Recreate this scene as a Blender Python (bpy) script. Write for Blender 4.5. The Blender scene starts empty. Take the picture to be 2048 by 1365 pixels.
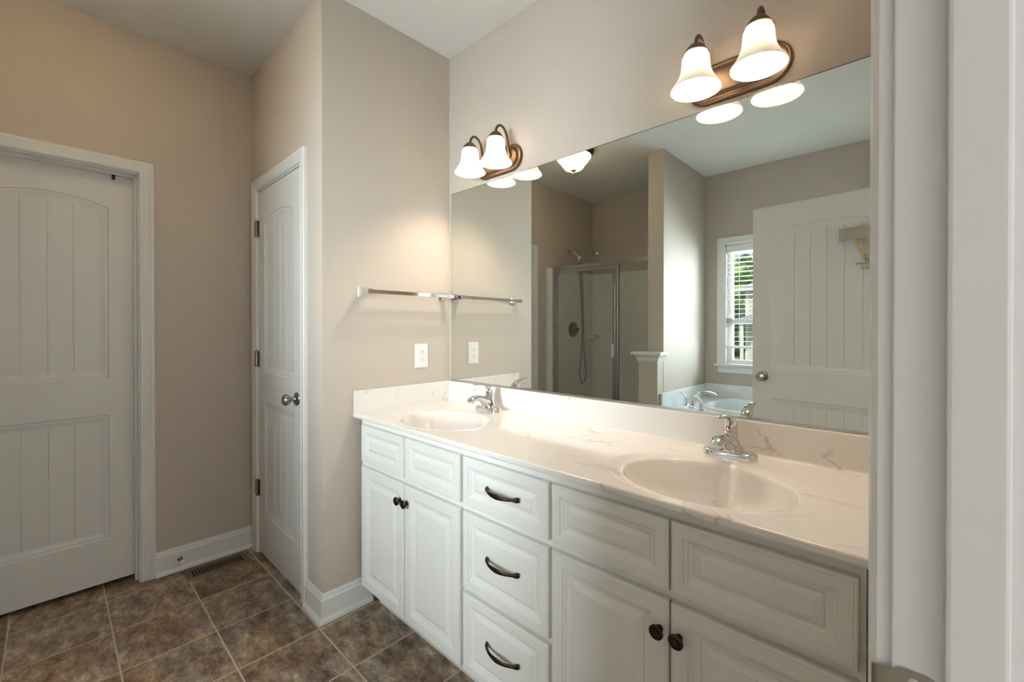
import bpy, bmesh, math, random
from mathutils import Vector, Matrix
random.seed(7)
SC = bpy.context.scene
COL = SC.collection
pi = math.pi
# ------------------------------------------------------------------ camera
cd = bpy.data.cameras.new('camera'); cam = bpy.data.objects.new('camera', cd); COL.objects.link(cam)
cd.sensor_width = 36.0; cd.lens = 875.12 / 2048 * 36.0
cd.shift_y = -22.2 / 2048; cd.clip_start = 0.02; cd.clip_end = 200
cam.location = (1.8966, -1.5019, 1.2772)
cam.rotation_euler = (pi / 2 - 0.0055, 0.0, 0.7592)
cd.dof.use_dof = True; cd.dof.focus_distance = 2.0; cd.dof.aperture_fstop = 8.0
SC.camera = cam
SC.view_settings.view_transform = 'Standard'; SC.view_settings.look = 'None'
SC.view_settings.gamma = 1.0; SC.view_settings.exposure = 0.74; SC.view_settings.use_curve_mapping = False
# ------------------------------------------------------------------ world and big lights
W = bpy.data.worlds.new('sky'); SC.world = W; W.use_nodes = True
nt = W.node_tree; bg = nt.nodes['Background']
sky = nt.nodes.new('ShaderNodeTexSky'); sky.sky_type = 'HOSEK_WILKIE'; sky.turbidity = 4.0; sky.ground_albedo = 0.35
sky.sun_direction = (0.35, 0.75, 0.55)
mixw = nt.nodes.new('ShaderNodeMix'); mixw.data_type = 'RGBA'; mixw.inputs[0].default_value = 0.65
nt.links.new(sky.outputs[0], mixw.inputs[6]); mixw.inputs[7].default_value = (0.86, 0.93, 1.0, 1)
nt.links.new(mixw.outputs[2], bg.inputs[0]); bg.inputs[1].default_value = 0.8
def light(name, kind, loc, power, color, rot=(0, 0, 0), size=None, sizey=None, rad=None):
    l = bpy.data.lights.new(name, kind); l.energy = power; l.color = color
    if size: l.shape = 'RECTANGLE' if sizey else 'SQUARE'; l.size = size
    if sizey: l.size_y = sizey
    if rad is not None: l.shadow_soft_size = rad
    o = bpy.data.objects.new(name, l); COL.objects.link(o); o.location = loc; o.rotation_euler = rot
    return o
WARM = (1.0, 0.85, 0.71)
DAY = (0.82, 0.925, 1.0)
# bright open sky outside the tub window, up and to one side of it
light('window_daylight', 'AREA', (2.2, -5.5, 1.35), 1400, DAY, (math.radians(90), 0, 0), 4.0, 3.6)
# unseen area light added beyond the open doorway, fill for the jamb and bathroom
light('bedroom_fill', 'AREA', (4.2, -1.6, 1.55), 24, (0.95, 0.98, 1.0), (0, pi / 2, 0), 1.6, 2.4)
sun = light('sun', 'SUN', (0, -10, 20), 2.2, (1, 0.97, 0.92), (math.radians(50), 0, math.radians(155))); sun.data.angle = 0.03

# ------------------------------------------------------------------ materials
def s2l(c):
    return tuple(((v / 255) / 12.92 if v / 255 <= 0.04045 else ((v / 255 + 0.055) / 1.055) ** 2.4) for v in c)
def mat(name, rgb=(200, 200, 200), rough=0.5, metal=0.0, spec=0.5, coat=0.0, emit=None, estr=0.0, bump=None, vary=0.0):
    m = bpy.data.materials.new(name); m.use_nodes = True; t = m.node_tree; b = t.nodes['Principled BSDF']
    b.inputs['Base Color'].default_value = (*s2l(rgb), 1); b.inputs['Roughness'].default_value = rough
    b.inputs['Metallic'].default_value = metal; b.inputs['Specular IOR Level'].default_value = spec
    b.inputs['Coat Weight'].default_value = coat; b.inputs['Coat Roughness'].default_value = 0.05
    if emit: b.inputs['Emission Color'].default_value = (*s2l(emit), 1); b.inputs['Emission Strength'].default_value = estr
    tc = t.nodes.new('ShaderNodeTexCoord')
    if vary:
        n = t.nodes.new('ShaderNodeTexNoise'); n.inputs['Scale'].default_value = 3.0; n.inputs['Detail'].default_value = 4
        t.links.new(tc.outputs['Object'], n.inputs['Vector'])
        mx = t.nodes.new('ShaderNodeMix'); mx.data_type = 'RGBA'
        c = s2l(rgb); mx.inputs[6].default_value = (*[v * (1 - vary) for v in c], 1); mx.inputs[7].default_value = (*[min(1, v * (1 + vary)) for v in c], 1)
        t.links.new(n.outputs[0], mx.inputs[0]); t.links.new(mx.outputs[2], b.inputs['Base Color'])
    if bump:
        sc, st = bump
        n = t.nodes.new('ShaderNodeTexNoise'); n.inputs['Scale'].default_value = sc; n.inputs['Detail'].default_value = 3
        t.links.new(tc.outputs['Object'], n.inputs['Vector'])
        bp = t.nodes.new('ShaderNodeBump'); bp.inputs['Strength'].default_value = st; bp.inputs['Distance'].default_value = 0.002
        t.links.new(n.outputs[0], bp.inputs['Height']); t.links.new(bp.outputs[0], b.inputs['Normal'])
    return m
M = {}
M['wall'] = mat('beige wall paint', (201, 189, 177), 0.75, spec=0.25, bump=(220, 0.12), vary=0.012)
M['ceiling'] = mat('ceiling paint', (236, 235, 233), 0.9, spec=0.15, bump=(160, 0.15), vary=0.01)
M['trim'] = mat('white trim paint', (233, 231, 228), 0.32, spec=0.45, bump=(30, 0.03), vary=0.01)
M['door'] = mat('white door paint', (231, 228, 224), 0.4, spec=0.4, bump=(90, 0.06), vary=0.01)
M['cabinet'] = mat('off white cabinet paint', (231, 228, 222), 0.36, spec=0.45, bump=(60, 0.03), vary=0.012)
M['kick'] = mat('shadowed cabinet base wood', (120, 105, 85), 0.6)
M['chrome'] = mat('polished chrome', (225, 226, 228), 0.06, 1.0)
M['nickel'] = mat('satin nickel', (168, 160, 148), 0.27, 1.0)
M['bronze'] = mat('oil rubbed bronze', (62, 48, 40), 0.38, 0.85, vary=0.15)
M['fixture'] = mat('brushed bronze fixture', (118, 98, 82), 0.36, 0.9, vary=0.08)
M['silver'] = mat('mirror silvering', (232, 236, 232), 0.0, 1.0)
M['edge'] = mat('dark mirror edge', (78, 74, 64), 0.4, 0.3)
M['channel'] = mat('bright aluminium channel', (190, 190, 188), 0.25, 1.0)
M['plastic'] = mat('white outlet plastic', (240, 238, 234), 0.3)
M['slot'] = mat('dark slot', (40, 38, 36), 0.6)
M['black'] = mat('black rubber', (22, 20, 19), 0.6)
M['red'] = mat('red temperature dot', (190, 25, 25), 0.3)
M['register'] = mat('brown painted register', (118, 100, 76), 0.45, 0.2, vary=0.05)
M['registerdark'] = mat('dark duct opening', (22, 15, 10), 0.8)
M['acrylic'] = mat('white tub acrylic', (236, 239, 240), 0.12, coat=0.3)
M['surround'] = mat('off white shower surround', (238, 235, 228), 0.22, vary=0.01)
M['bulb'] = mat('lit bulb', (255, 250, 240), 0.4, emit=(255, 236, 211), estr=330.0)
def mat_shade():
    m = bpy.data.materials.new('frosted white glass shade'); m.use_nodes = True; t = m.node_tree
    for n in list(t.nodes):
        if n.type != 'OUTPUT_MATERIAL': t.nodes.remove(n)
    out = [n for n in t.nodes if n.type == 'OUTPUT_MATERIAL'][0]
    tr = t.nodes.new('ShaderNodeBsdfTranslucent'); tr.inputs[0].default_value = (0.46, 0.455, 0.44, 1)
    df = t.nodes.new('ShaderNodeBsdfDiffuse'); df.inputs[0].default_value = (0.80, 0.79, 0.76, 1)
    ad = t.nodes.new('ShaderNodeAddShader'); t.links.new(tr.outputs[0], ad.inputs[0]); t.links.new(df.outputs[0], ad.inputs[1]); t.links.new(ad.outputs[0], out.inputs[0]); return m
M['shade'] = mat_shade()
def mat_bowl():
    m = bpy.data.materials.new('lit amber glass bowl'); m.use_nodes = True; t = m.node_tree
    for n in list(t.nodes):
        if n.type != 'OUTPUT_MATERIAL': t.nodes.remove(n)
    out = [n for n in t.nodes if n.type == 'OUTPUT_MATERIAL'][0]
    tr = t.nodes.new('ShaderNodeBsdfTranslucent'); tr.inputs[0].default_value = (*s2l((255, 246, 214)), 1)
    em = t.nodes.new('ShaderNodeEmission'); em.inputs[0].default_value = (*s2l((255, 236, 150)), 1); em.inputs[1].default_value = 0.45
    ad = t.nodes.new('ShaderNodeAddShader'); t.links.new(tr.outputs[0], ad.inputs[0]); t.links.new(em.outputs[0], ad.inputs[1]); t.links.new(ad.outputs[0], out.inputs[0]); return m
M['amber'] = mat_bowl()
M['blind'] = mat('white blind slats', (240, 240, 238), 0.45)
M['hose'] = mat('grey shower hose', (150, 146, 138), 0.3, 0.7)
M['siding'] = mat('pale house siding', (214, 204, 196), 0.8)
M['roof'] = mat('grey shingle roof', (165, 163, 166), 0.9, vary=0.1, bump=(8, 0.5))
M['grass'] = mat('lawn', (92, 122, 58), 0.95, vary=0.3)
M['bark'] = mat('bark', (84, 68, 54), 0.9, vary=0.2)
M['carpaint'] = mat('white car paint', (232, 234, 238), 0.2, coat=0.6)
M['tire'] = mat('tyre rubber', (30, 30, 32), 0.8)
M['cloth'] = mat('tan strap', (206, 186, 150), 0.3, 0.6)
M['carpet'] = mat('beige bedroom carpet', (186, 182, 176), 0.95, vary=0.06, bump=(300, 0.5))
def mat_leaf(name, a, b_):
    m = mat(name, a, 0.8); t = m.node_tree; b = t.nodes['Principled BSDF']
    n = t.nodes.new('ShaderNodeTexNoise'); n.inputs['Scale'].default_value = 1.6; n.inputs['Detail'].default_value = 8
    tc = t.nodes.new('ShaderNodeTexCoord'); t.links.new(tc.outputs['Object'], n.inputs['Vector'])
    r = t.nodes.new('ShaderNodeValToRGB'); r.color_ramp.elements[0].position = 0.38; r.color_ramp.elements[1].position = 0.62
    r.color_ramp.elements[0].color = (*s2l(a), 1); r.color_ramp.elements[1].color = (*s2l(b_), 1)
    t.links.new(n.outputs[0], r.inputs[0]); t.links.new(r.outputs[0], b.inputs['Base Color'])
    return m
M['leaf'] = mat_leaf('bright green foliage', (62, 96, 40), (150, 184, 92))
M['leafdark'] = mat_leaf('dark green foliage', (40, 62, 34), (92, 124, 66))
M['flower'] = mat_leaf('white flowering shrub', (110, 130, 80), (240, 240, 225))
def mat_glass(name, tint, gloss):
    m = bpy.data.materials.new(name); m.use_nodes = True; t = m.node_tree
    for n in list(t.nodes):
        if n.type != 'OUTPUT_MATERIAL': t.nodes.remove(n)
    out = [n for n in t.nodes if n.type == 'OUTPUT_MATERIAL'][0]
    tr = t.nodes.new('ShaderNodeBsdfTransparent'); tr.inputs[0].default_value = (*tint, 1)
    gl = t.nodes.new('ShaderNodeBsdfGlossy'); gl.inputs['Roughness'].default_value = 0.02
    fr = t.nodes.new('ShaderNodeLayerWeight'); fr.inputs[0].default_value = 0.5
    pw = t.nodes.new('ShaderNodeMath'); pw.operation = 'POWER'; pw.inputs[1].default_value = 5.0; t.links.new(fr.outputs['Facing'], pw.inputs[0])
    mu = t.nodes.new('ShaderNodeMath'); mu.operation = 'MULTIPLY_ADD'; mu.inputs[1].default_value = gloss; mu.inputs[2].default_value = 0.04 * gloss
    t.links.new(pw.outputs[0], mu.inputs[0])
    mx = t.nodes.new('ShaderNodeMixShader'); t.links.new(mu.outputs[0], mx.inputs[0]); t.links.new(tr.outputs[0], mx.inputs[1]); t.links.new(gl.outputs[0], mx.inputs[2])
    t.links.new(mx.outputs[0], out.inputs[0]); return m
M['pane'] = mat_glass('clear window pane', (0.96, 0.98, 0.97), 0.8)
M['showerglass'] = mat_glass('clear shower glass', (0.985, 0.99, 0.985), 0.6)
# cultured marble
def mat_marble():
    m = mat('pinkish white cultured marble', (236, 226, 218), 0.13, coat=0.5); t = m.node_tree; b = t.nodes['Principled BSDF']
    tc = t.nodes.new('ShaderNodeTexCoord')
    mp = t.nodes.new('ShaderNodeMapping'); mp.inputs['Rotation'].default_value = (0.3, 0.2, 0.5); mp.inputs['Scale'].default_value = (1.0, 2.6, 2.0)
    t.links.new(tc.outputs['Object'], mp.inputs[0])
    n1 = t.nodes.new('ShaderNodeTexNoise'); n1.inputs['Scale'].default_value = 2.2; n1.inputs['Detail'].default_value = 6; n1.inputs['Distortion'].default_value = 1.2
    t.links.new(mp.outputs[0], n1.inputs['Vector'])
    ab = t.nodes.new('ShaderNodeMath'); ab.operation = 'SUBTRACT'; ab.inputs[1].default_value = 0.5; t.links.new(n1.outputs[0], ab.inputs[0])
    a2 = t.nodes.new('ShaderNodeMath'); a2.operation = 'ABSOLUTE'; t.links.new(ab.outputs[0], a2.inputs[0])
    r1 = t.nodes.new('ShaderNodeValToRGB'); e = r1.color_ramp.elements; e[0].position = 0.0; e[0].color = (1, 1, 1, 1); e[1].position = 0.012; e[1].color = (0, 0, 0, 1)
    t.links.new(a2.outputs[0], r1.inputs[0])
    n2 = t.nodes.new('ShaderNodeTexNoise'); n2.inputs['Scale'].default_value = 5.0; n2.inputs['Detail'].default_value = 3; t.links.new(mp.outputs[0], n2.inputs['Vector'])
    r2 = t.nodes.new('ShaderNodeValToRGB'); e = r2.color_ramp.elements; e[0].position = 0.50; e[0].color = (0, 0, 0, 1); e[1].position = 0.64; e[1].color = (0.6, 0.6, 0.6, 1)
    t.links.new(n2.outputs[0], r2.inputs[0])
    mu = t.nodes.new('ShaderNodeMath'); mu.operation = 'MULTIPLY'; t.links.new(r1.outputs[0], mu.inputs[0]); t.links.new(r2.outputs[0], mu.inputs[1])
    n3 = t.nodes.new('ShaderNodeTexNoise'); n3.inputs['Scale'].default_value = 3.0; t.links.new(tc.outputs['Object'], n3.inputs['Vector'])
    m0 = t.nodes.new('ShaderNodeMix'); m0.data_type = 'RGBA'; t.links.new(n3.outputs[0], m0.inputs[0])
    m0.inputs[6].default_value = (*s2l((239, 231, 224)), 1); m0.inputs[7].default_value = (*s2l((236, 232, 228)), 1)
    m1 = t.nodes.new('ShaderNodeMix'); m1.data_type = 'RGBA'; t.links.new(mu.outputs[0], m1.inputs[0]); t.links.new(m0.outputs[2], m1.inputs[6])
    m1.inputs[7].default_value = (*s2l((170, 146, 136)), 1)
    t.links.new(m1.outputs[2], b.inputs['Base Color']); return m
M['marble'] = mat_marble()
# slate look vinyl tile
def mat_tile():
    m = mat('slate look vinyl tile', (110, 95, 80), 0.42, spec=0.4); t = m.node_tree; b = t.nodes['Principled BSDF']; N = t.nodes.new; L = t.links.new
    tc = N('ShaderNodeTexCoord'); sp = N('ShaderNodeSeparateXYZ'); L(tc.outputs['Object'], sp.inputs[0])
    def mth(op, a, b_=None):
        n = N('ShaderNodeMath'); n.operation = op
        for i, v in enumerate((a, b_)):
            if v is None: continue
            if isinstance(v, (int, float)): n.inputs[i].default_value = v
            else: L(v, n.inputs[i])
        return n.outputs[0]
    u = mth('DIVIDE', mth('SUBTRACT', sp.outputs[0], 0.036), 0.3015); v = mth('DIVIDE', mth('ADD', sp.outputs[1], 0.724), 0.3025)
    def dist(x): return mth('ABSOLUTE', mth('SUBTRACT', mth('FRACT', mth('ADD', x, 0.5)), 0.5))
    d = mth('MINIMUM', dist(u), dist(v))
    nw = N('ShaderNodeTexNoise'); nw.inputs['Scale'].default_value = 9; L(tc.outputs['Object'], nw.inputs['Vector'])
    d2 = mth('ADD', d, mth('MULTIPLY', mth('SUBTRACT', nw.outputs[0], 0.5), 0.006))
    gr = N('ShaderNodeValToRGB'); e = gr.color_ramp.elements; e[0].position = 0.0068; e[0].color = (1, 1, 1, 1); e[1].position = 0.0122; e[1].color = (0, 0, 0, 1); L(d2, gr.inputs[0])
    cid = N('ShaderNodeCombineXYZ'); L(mth('FLOOR', u), cid.inputs[0]); L(mth('FLOOR', v), cid.inputs[1])
    wn = N('ShaderNodeTexWhiteNoise'); wn.noise_dimensions = '3D'; L(cid.outputs[0], wn.inputs['Vector'])
    off = N('ShaderNodeVectorMath'); off.operation = 'MULTIPLY_ADD'; L(wn.outputs['Color'], off.inputs[0]); off.inputs[1].default_value = (7, 7, 7)
    L(tc.outputs['Object'], off.inputs[2])
    mp = N('ShaderNodeMapping'); mp.inputs['Rotation'].default_value = (0, 0, 0.5); mp.inputs['Scale'].default_value = (1, 1.7, 1); L(off.outputs[0], mp.inputs[0])
    n1 = N('ShaderNodeTexNoise'); n1.inputs['Scale'].default_value = 10; n1.inputs['Detail'].default_value = 14; n1.inputs['Roughness'].default_value = 0.80; n1.inputs['Distortion'].default_value = 0.12; L(mp.outputs[0], n1.inputs['Vector'])
    cr = N('ShaderNodeValToRGB'); e = cr.color_ramp.elements
    e[0].position = 0.36; e[0].color = (*s2l((78, 62, 52)), 1); e[1].position = 0.66; e[1].color = (*s2l((232, 216, 192)), 1)
    for pos, c in ((0.44, (122, 104, 90)), (0.50, (148, 134, 120)), (0.555, (168, 154, 136))):
        k = e.new(pos); k.color = (*s2l(c), 1)
    L(n1.outputs[0], cr.inputs[0])
    n2 = N('ShaderNodeTexNoise'); n2.inputs['Scale'].default_value = 3.2; n2.inputs['Detail'].default_value = 4; L(off.outputs[0], n2.inputs['Vector'])
    hue = N('ShaderNodeMix'); hue.data_type = 'RGBA'; hue.blend_type = 'MULTIPLY'; hue.inputs[0].default_value = 1.0; L(cr.outputs[0], hue.inputs[6])
    tr = N('ShaderNodeValToRGB'); e = tr.color_ramp.elements; e[0].position = 0.38; e[0].color = (1.0, 0.86, 0.72, 1); e[1].position = 0.60; e[1].color = (0.86, 0.88, 0.92, 1); L(n2.outputs[0], tr.inputs[0])
    L(tr.outputs[0], hue.inputs[7])
    br = N('ShaderNodeMix'); br.data_type = 'RGBA'; br.blend_type = 'MULTIPLY'; br.inputs[0].default_value = 1.0; L(hue.outputs[2], br.inputs[6])
    vv = N('ShaderNodeMapRange'); L(wn.outputs['Value'], vv.inputs[0]); vv.inputs[3].default_value = 0.86; vv.inputs[4].default_value = 1.18
    L(vv.outputs[0], br.inputs[7])
    mx = N('ShaderNodeMix'); mx.data_type = 'RGBA'; L(gr.outputs[0], mx.inputs[0]); L(br.outputs[2], mx.inputs[6]); mx.inputs[7].default_value = (*s2l((204, 190, 168)), 1)
    L(mx.outputs[2], b.inputs['Base Color'])
    h = mth('SUBTRACT', n1.outputs[0], mth('MULTIPLY', gr.outputs[0], 0.5))
    bp = N('ShaderNodeBump'); bp.inputs['Strength'].default_value = 0.35; bp.inputs['Distance'].default_value = 0.004; L(h, bp.inputs['Height']); L(bp.outputs[0], b.inputs['Normal'])
    return m
M['tile'] = mat_tile()

# ------------------------------------------------------------------ mesh helpers
def wloc(o):
    v = Vector((0, 0, 0))
    while o is not None: v += Vector(o.location); o = o.parent
    return v
class MB:
    def __init__(self): self.bm = bmesh.new(); self.other = False; self.boxes = False
    def box(self, x0, x1, y0, y1, z0, z1, bev=0.0, seg=2):
        self.boxes = True; r = bmesh.ops.create_cube(self.bm, size=1.0); vs = r['verts']
        for v in vs: v.co = Vector((x0 + (v.co.x + .5) * (x1 - x0), y0 + (v.co.y + .5) * (y1 - y0), z0 + (v.co.z + .5) * (z1 - z0)))
        if bev:
            es = list({e for v in vs for e in v.link_edges}); bmesh.ops.bevel(self.bm, geom=es, offset=bev, segments=seg, affect='EDGES', profile=0.6)
        return self
    def rings(self, loops, cap0=True, cap1=True, closed=True):
        """loops: lists of points, all the same length -> skin"""
        self.other = True; R = [[self.bm.verts.new(p) for p in l] for l in loops]
        n = len(R[0])
        for a, b in zip(R, R[1:]):
            for i in range(n if closed else n - 1):
                j = (i + 1) % n
                try: self.bm.faces.new((a[i], a[j], b[j], b[i]))
                except ValueError: pass
        if cap0: self.bm.faces.new(R[0])
        if cap1: self.bm.faces.new(list(reversed(R[-1])))
        return self
    def loft(self, path, sizes, seg=16, up=(1, 0, 0), caps=True):
        """elliptical tube; sizes (half width along up-ish, half thickness)"""
        P = [Vector(p) for p in path]; loops = []
        for i, p in enumerate(P):
            t = (P[min(i + 1, len(P) - 1)] - P[max(i - 1, 0)]).normalized()
            u = Vector(up); u = (u - t * u.dot(t))
            if u.length < 1e-5: u = t.orthogonal()
            u.normalize(); w = t.cross(u)
            s = sizes[i] if isinstance(sizes, list) else sizes
            if isinstance(s, (int, float)): s = (s, s)
            loops.append([p + u * (s[0] * math.cos(2 * pi * k / seg)) + w * (s[1] * math.sin(2 * pi * k / seg)) for k in range(seg)])
        return self.rings(loops, caps, caps)
    def tube(self, path, r, seg=12, smooth=0):
        P = [Vector(p) for p in path]
        if smooth:
            Q = []
            for i in range(len(P) - 1):
                p0, p1, p2, p3 = P[max(i - 1, 0)], P[i], P[i + 1], P[min(i + 2, len(P) - 1)]
                for k in range(smooth):
                    t = k / smooth
                    Q.append(0.5 * ((2 * p1) + (p2 - p0) * t + (2 * p0 - 5 * p1 + 4 * p2 - p3) * t * t + (3 * p1 - p0 - 3 * p2 + p3) * t ** 3))
            Q.append(P[-1])
            if isinstance(r, list):
                r = [r[min(int(i / smooth), len(P) - 2)] * (1 - (i % smooth) / smooth) + r[min(int(i / smooth) + 1, len(P) - 1)] * ((i % smooth) / smooth) for i in range(len(Q) - 1)] + [r[-1]]
            P = Q
        # parallel transport frames
        loops = []; t0 = (P[1] - P[0]).normalized(); u = t0.orthogonal().normalized()
        for i, p in enumerate(P):
            t = (P[min(i + 1, len(P) - 1)] - P[max(i - 1, 0)]).normalized()
            u = (u - t * u.dot(t)).normalized(); w = t.cross(u); rr = r[i] if isinstance(r, list) else r
            loops.append([p + u * (rr * math.cos(2 * pi * k / seg)) + w * (rr * math.sin(2 * pi * k / seg)) for k in range(seg)])
        return self.rings(loops)
    def lathe(self, prof, org=(0, 0, 0), axis=(0, 0, 1), seg=32, caps=True):
        """prof: (radius, height along axis)"""
        a = Vector(axis).normalized(); u = a.orthogonal().normalized(); w = a.cross(u); o = Vector(org)
        loops = [[o + a * h + u * (max(r, 1e-4) * math.cos(2 * pi * k / seg)) + w * (max(r, 1e-4) * math.sin(2 * pi * k / seg)) for k in range(seg)] for r, h in prof]
        return self.rings(loops, caps, caps)
    def sphere(self, c, r, sc=(1, 1, 1), sub=2):
        rr = bmesh.ops.create_icosphere(self.bm, subdivisions=sub, radius=r)
        for v in rr['verts']: v.co = Vector((v.co.x * sc[0], v.co.y * sc[1], v.co.z * sc[2])) + Vector(c)
        return self
    def xform(self, f):
        for v in self.bm.verts: v.co = Vector(f(v.co))
        return self
    def build(self, name, m, parent=None, local=False, smooth=True, angle=32, kind=None):
        bm = self.bm
        bmesh.ops.remove_doubles(bm, verts=bm.verts, dist=1e-6)
        bmesh.ops.recalc_face_normals(bm, faces=bm.faces)
        if parent is not None and not local:
            d = wloc(parent)
            for v in bm.verts: v.co -= d
        if self.boxes and not self.other: smooth = False
        for f in bm.faces: f.smooth = smooth
        lim = math.radians(angle)
        for e in bm.edges:
            if len(e.link_faces) == 2 and e.calc_face_angle(0) > lim: e.smooth = False
        me = bpy.data.meshes.new(name); bm.to_mesh(me); bm.free(); me.materials.append(m)
        o = bpy.data.objects.new(name, me); COL.objects.link(o)
        if smooth:
            wn_ = o.modifiers.new('weighted normals', 'WEIGHTED_NORMAL'); wn_.keep_sharp = True; wn_.weight = 80
        if parent is not None: o.parent = parent
        if kind: o['kind'] = kind
        return o
def tag(o, label, cat, group=None, kind=None):
    o['label'] = label; o['category'] = cat
    if group: o['group'] = group
    if kind: o['kind'] = kind
    return o
def thing(name, label, cat, loc=(0, 0, 0), group=None, kind=None, rotz=0.0):
    o = bpy.data.objects.new(name, None); o.empty_display_size = 0.05; COL.objects.link(o); o.location = loc; o.rotation_euler = (0, 0, rotz)
    return tag(o, label, cat, group, kind)
def struct(mb, name, m, label, cat, smooth=False):
    o = mb.build(name, m, smooth=smooth); return tag(o, label, cat, kind='structure')
def copy_tree(o, parent=None):
    c = o.copy(); COL.objects.link(c); c.parent = parent
    for ch in list(o.children): copy_tree(ch, c)
    return c
def stadium(hw, r, y=None, n=10):
    """points of a stadium: half length hw, half height r, in (u, v)"""
    s = hw - r; P = []
    for k in range(n + 1): a = -pi / 2 + pi * k / n; P.append((s + r * math.cos(a), r * math.sin(a)))
    for k in range(n + 1): a = pi / 2 + pi * k / n; P.append((-s + r * math.cos(a), r * math.sin(a)))
    return P
def rect(x0, x1, z0, z1): return [(x0, z0), (x1, z0), (x1, z1), (x0, z1)]
def sweep(path, prof, z=None):
    """horizontal path of (x,y); prof (out, z); out is to the LEFT of travel"""
    P = [Vector((p[0], p[1])) for p in path]; N = []
    for i in range(len(P)):
        ns = []
        if i > 0: d = (P[i] - P[i - 1]).normalized(); ns.append(Vector((-d.y, d.x)))
        if i < len(P) - 1: d = (P[i + 1] - P[i]).normalized(); ns.append(Vector((-d.y, d.x)))
        if len(ns) == 2:
            n = (ns[0] + ns[1]).normalized(); n = n / max(0.2, n.dot(ns[0]))
        else: n = ns[0]
        N.append(n)
    mb = MB(); mb.rings([[(p.x + n.x * o, p.y + n.y * o, zz) for o, zz in prof] for p, n in zip(P, N)]); return mb
BASE = [(0.0, 0), (.026, 0), (.026, .008), (.022, .017), (.014, .022), (.014, .096), (.0105, .102), (.0085, .113), (.006, .1215), (0.0, .1215)]
def frame3(u0, u1, z0, z1, prof, put, four=False):
    """mitred casing round an opening; prof (offset outwards, thickness); put(u, t, z)"""
    mb = MB(); loops = []
    for o, t in prof:
        L = [(u0 - o, z0 - (o if four else 0)), (u0 - o, z1 + o), (u1 + o, z1 + o), (u1 + o, z0 - (o if four else 0))]
        loops.append([put(u, t, z) for u, z in L])
    mb.rings(loops, False, False, closed=four)
    if not four:
        for k in (0, 3):
            mb.bm.faces.new([mb.bm.verts.new(l[k]) for l in loops])
        mb.rings([loops[-1], loops[0]], False, False, closed=False)
    return mb
CAS = [(0, 0), (0, .009), (.004, .0115), (.009, .0115), (.012, .0095), (.022, .0115), (.036, .0145), (.044, .0175), (.053, .0175), (.057, .014), (.057, 0)]

# ------------------------------------------------------------------ room shell
ZC = 2.742; A = 0.694; B = 0.963; D = 2.896; RW = 1.875
struct(MB().box(-1.9, RW + .06, -D - .12, .12, -.06, 0), 'floor', M['tile'], 'brown and grey slate look tile floor with thin pale grout', 'floor')
struct(MB().box(RW + .061, 4.6, -D - .12, .12, -.06, -.002), 'floor.001', M['carpet'], 'beige carpet beyond the open doorway', 'floor')
struct(MB().box(-1.9, 4.6, -D - .12, .12, ZC, ZC + .08), 'ceiling', M['ceiling'], 'flat white painted ceiling of the bathroom', 'ceiling')
struct(MB().box(-.1, RW, 0, .11, 0, ZC), 'wall_back', M['wall'], 'beige wall behind the mirror and vanity lights', 'wall')
struct(MB().box(-.1, 0, -A, 0, 0, ZC), 'wall_left', M['wall'], 'beige side wall carrying the towel bar and the outlet', 'wall')
NX0, NX1, DT = -.862, -.214, 2.052
mb = MB(); mb.box(-B, NX0, -A, -A + .11, 0, ZC); mb.box(NX1, -.1, -A, -A + .11, 0, ZC); mb.box(NX0, NX1, -A, -A + .11, DT, ZC)
struct(mb, 'wall_alcove', M['wall'], 'beige wall around the narrow closet door with hinges', 'wall')
GY0, GY1 = -1.836, -1.190
mb = MB(); mb.box(-B - .12, -B, GY1, -A + .11, 0, ZC); mb.box(-B - .12, -B, -D, GY0, 0, ZC); mb.box(-B - .12, -B, GY0, GY1, DT, ZC)
struct(mb, 'wall_entry', M['wall'], 'beige wall around the wide arch panel door at the left', 'wall')
WX0, WX1, WZ0, WZ1 = .505, 1.405, .915, 2.062
mb = MB(); mb.box(-B - .12, WX0, -D - .12, -D, 0, ZC); mb.box(WX1, RW + .12, -D - .12, -D, 0, ZC); mb.box(WX0, WX1, -D - .12, -D, 0, WZ0); mb.box(WX0, WX1, -D - .12, -D, WZ1, ZC)
struct(mb, 'wall_rear', M['wall'], 'wall behind the tub with the window, seen in the mirror', 'wall')
JY1, JY0 = -1.000, -1.620
mb = MB(); mb.box(RW, RW + .115, JY1 + .018, .11, 0, ZC); mb.box(RW, RW + .115, -D, JY0 - .018, 0, ZC); mb.box(RW, RW + .115, JY0 - .018, JY1 + .018, 2.07, ZC)
struct(mb, 'wall_right', M['wall'], 'beige wall at the right end of the vanity around the open doorway', 'wall')
PX0, PX1 = .193, .328
struct(MB().box(PX0, PX1, -D, -1.969, 0, ZC), 'wall_partition', M['wall'], 'narrow full height partition between shower and tub, in the mirror', 'wall')
struct(MB().box(PX0 - .03, PX1 - .002, -1.969, -1.862, 0, 1.0), 'wall_pony', M['wall'], 'short half wall below the white cap, in the mirror', 'wall')
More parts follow.
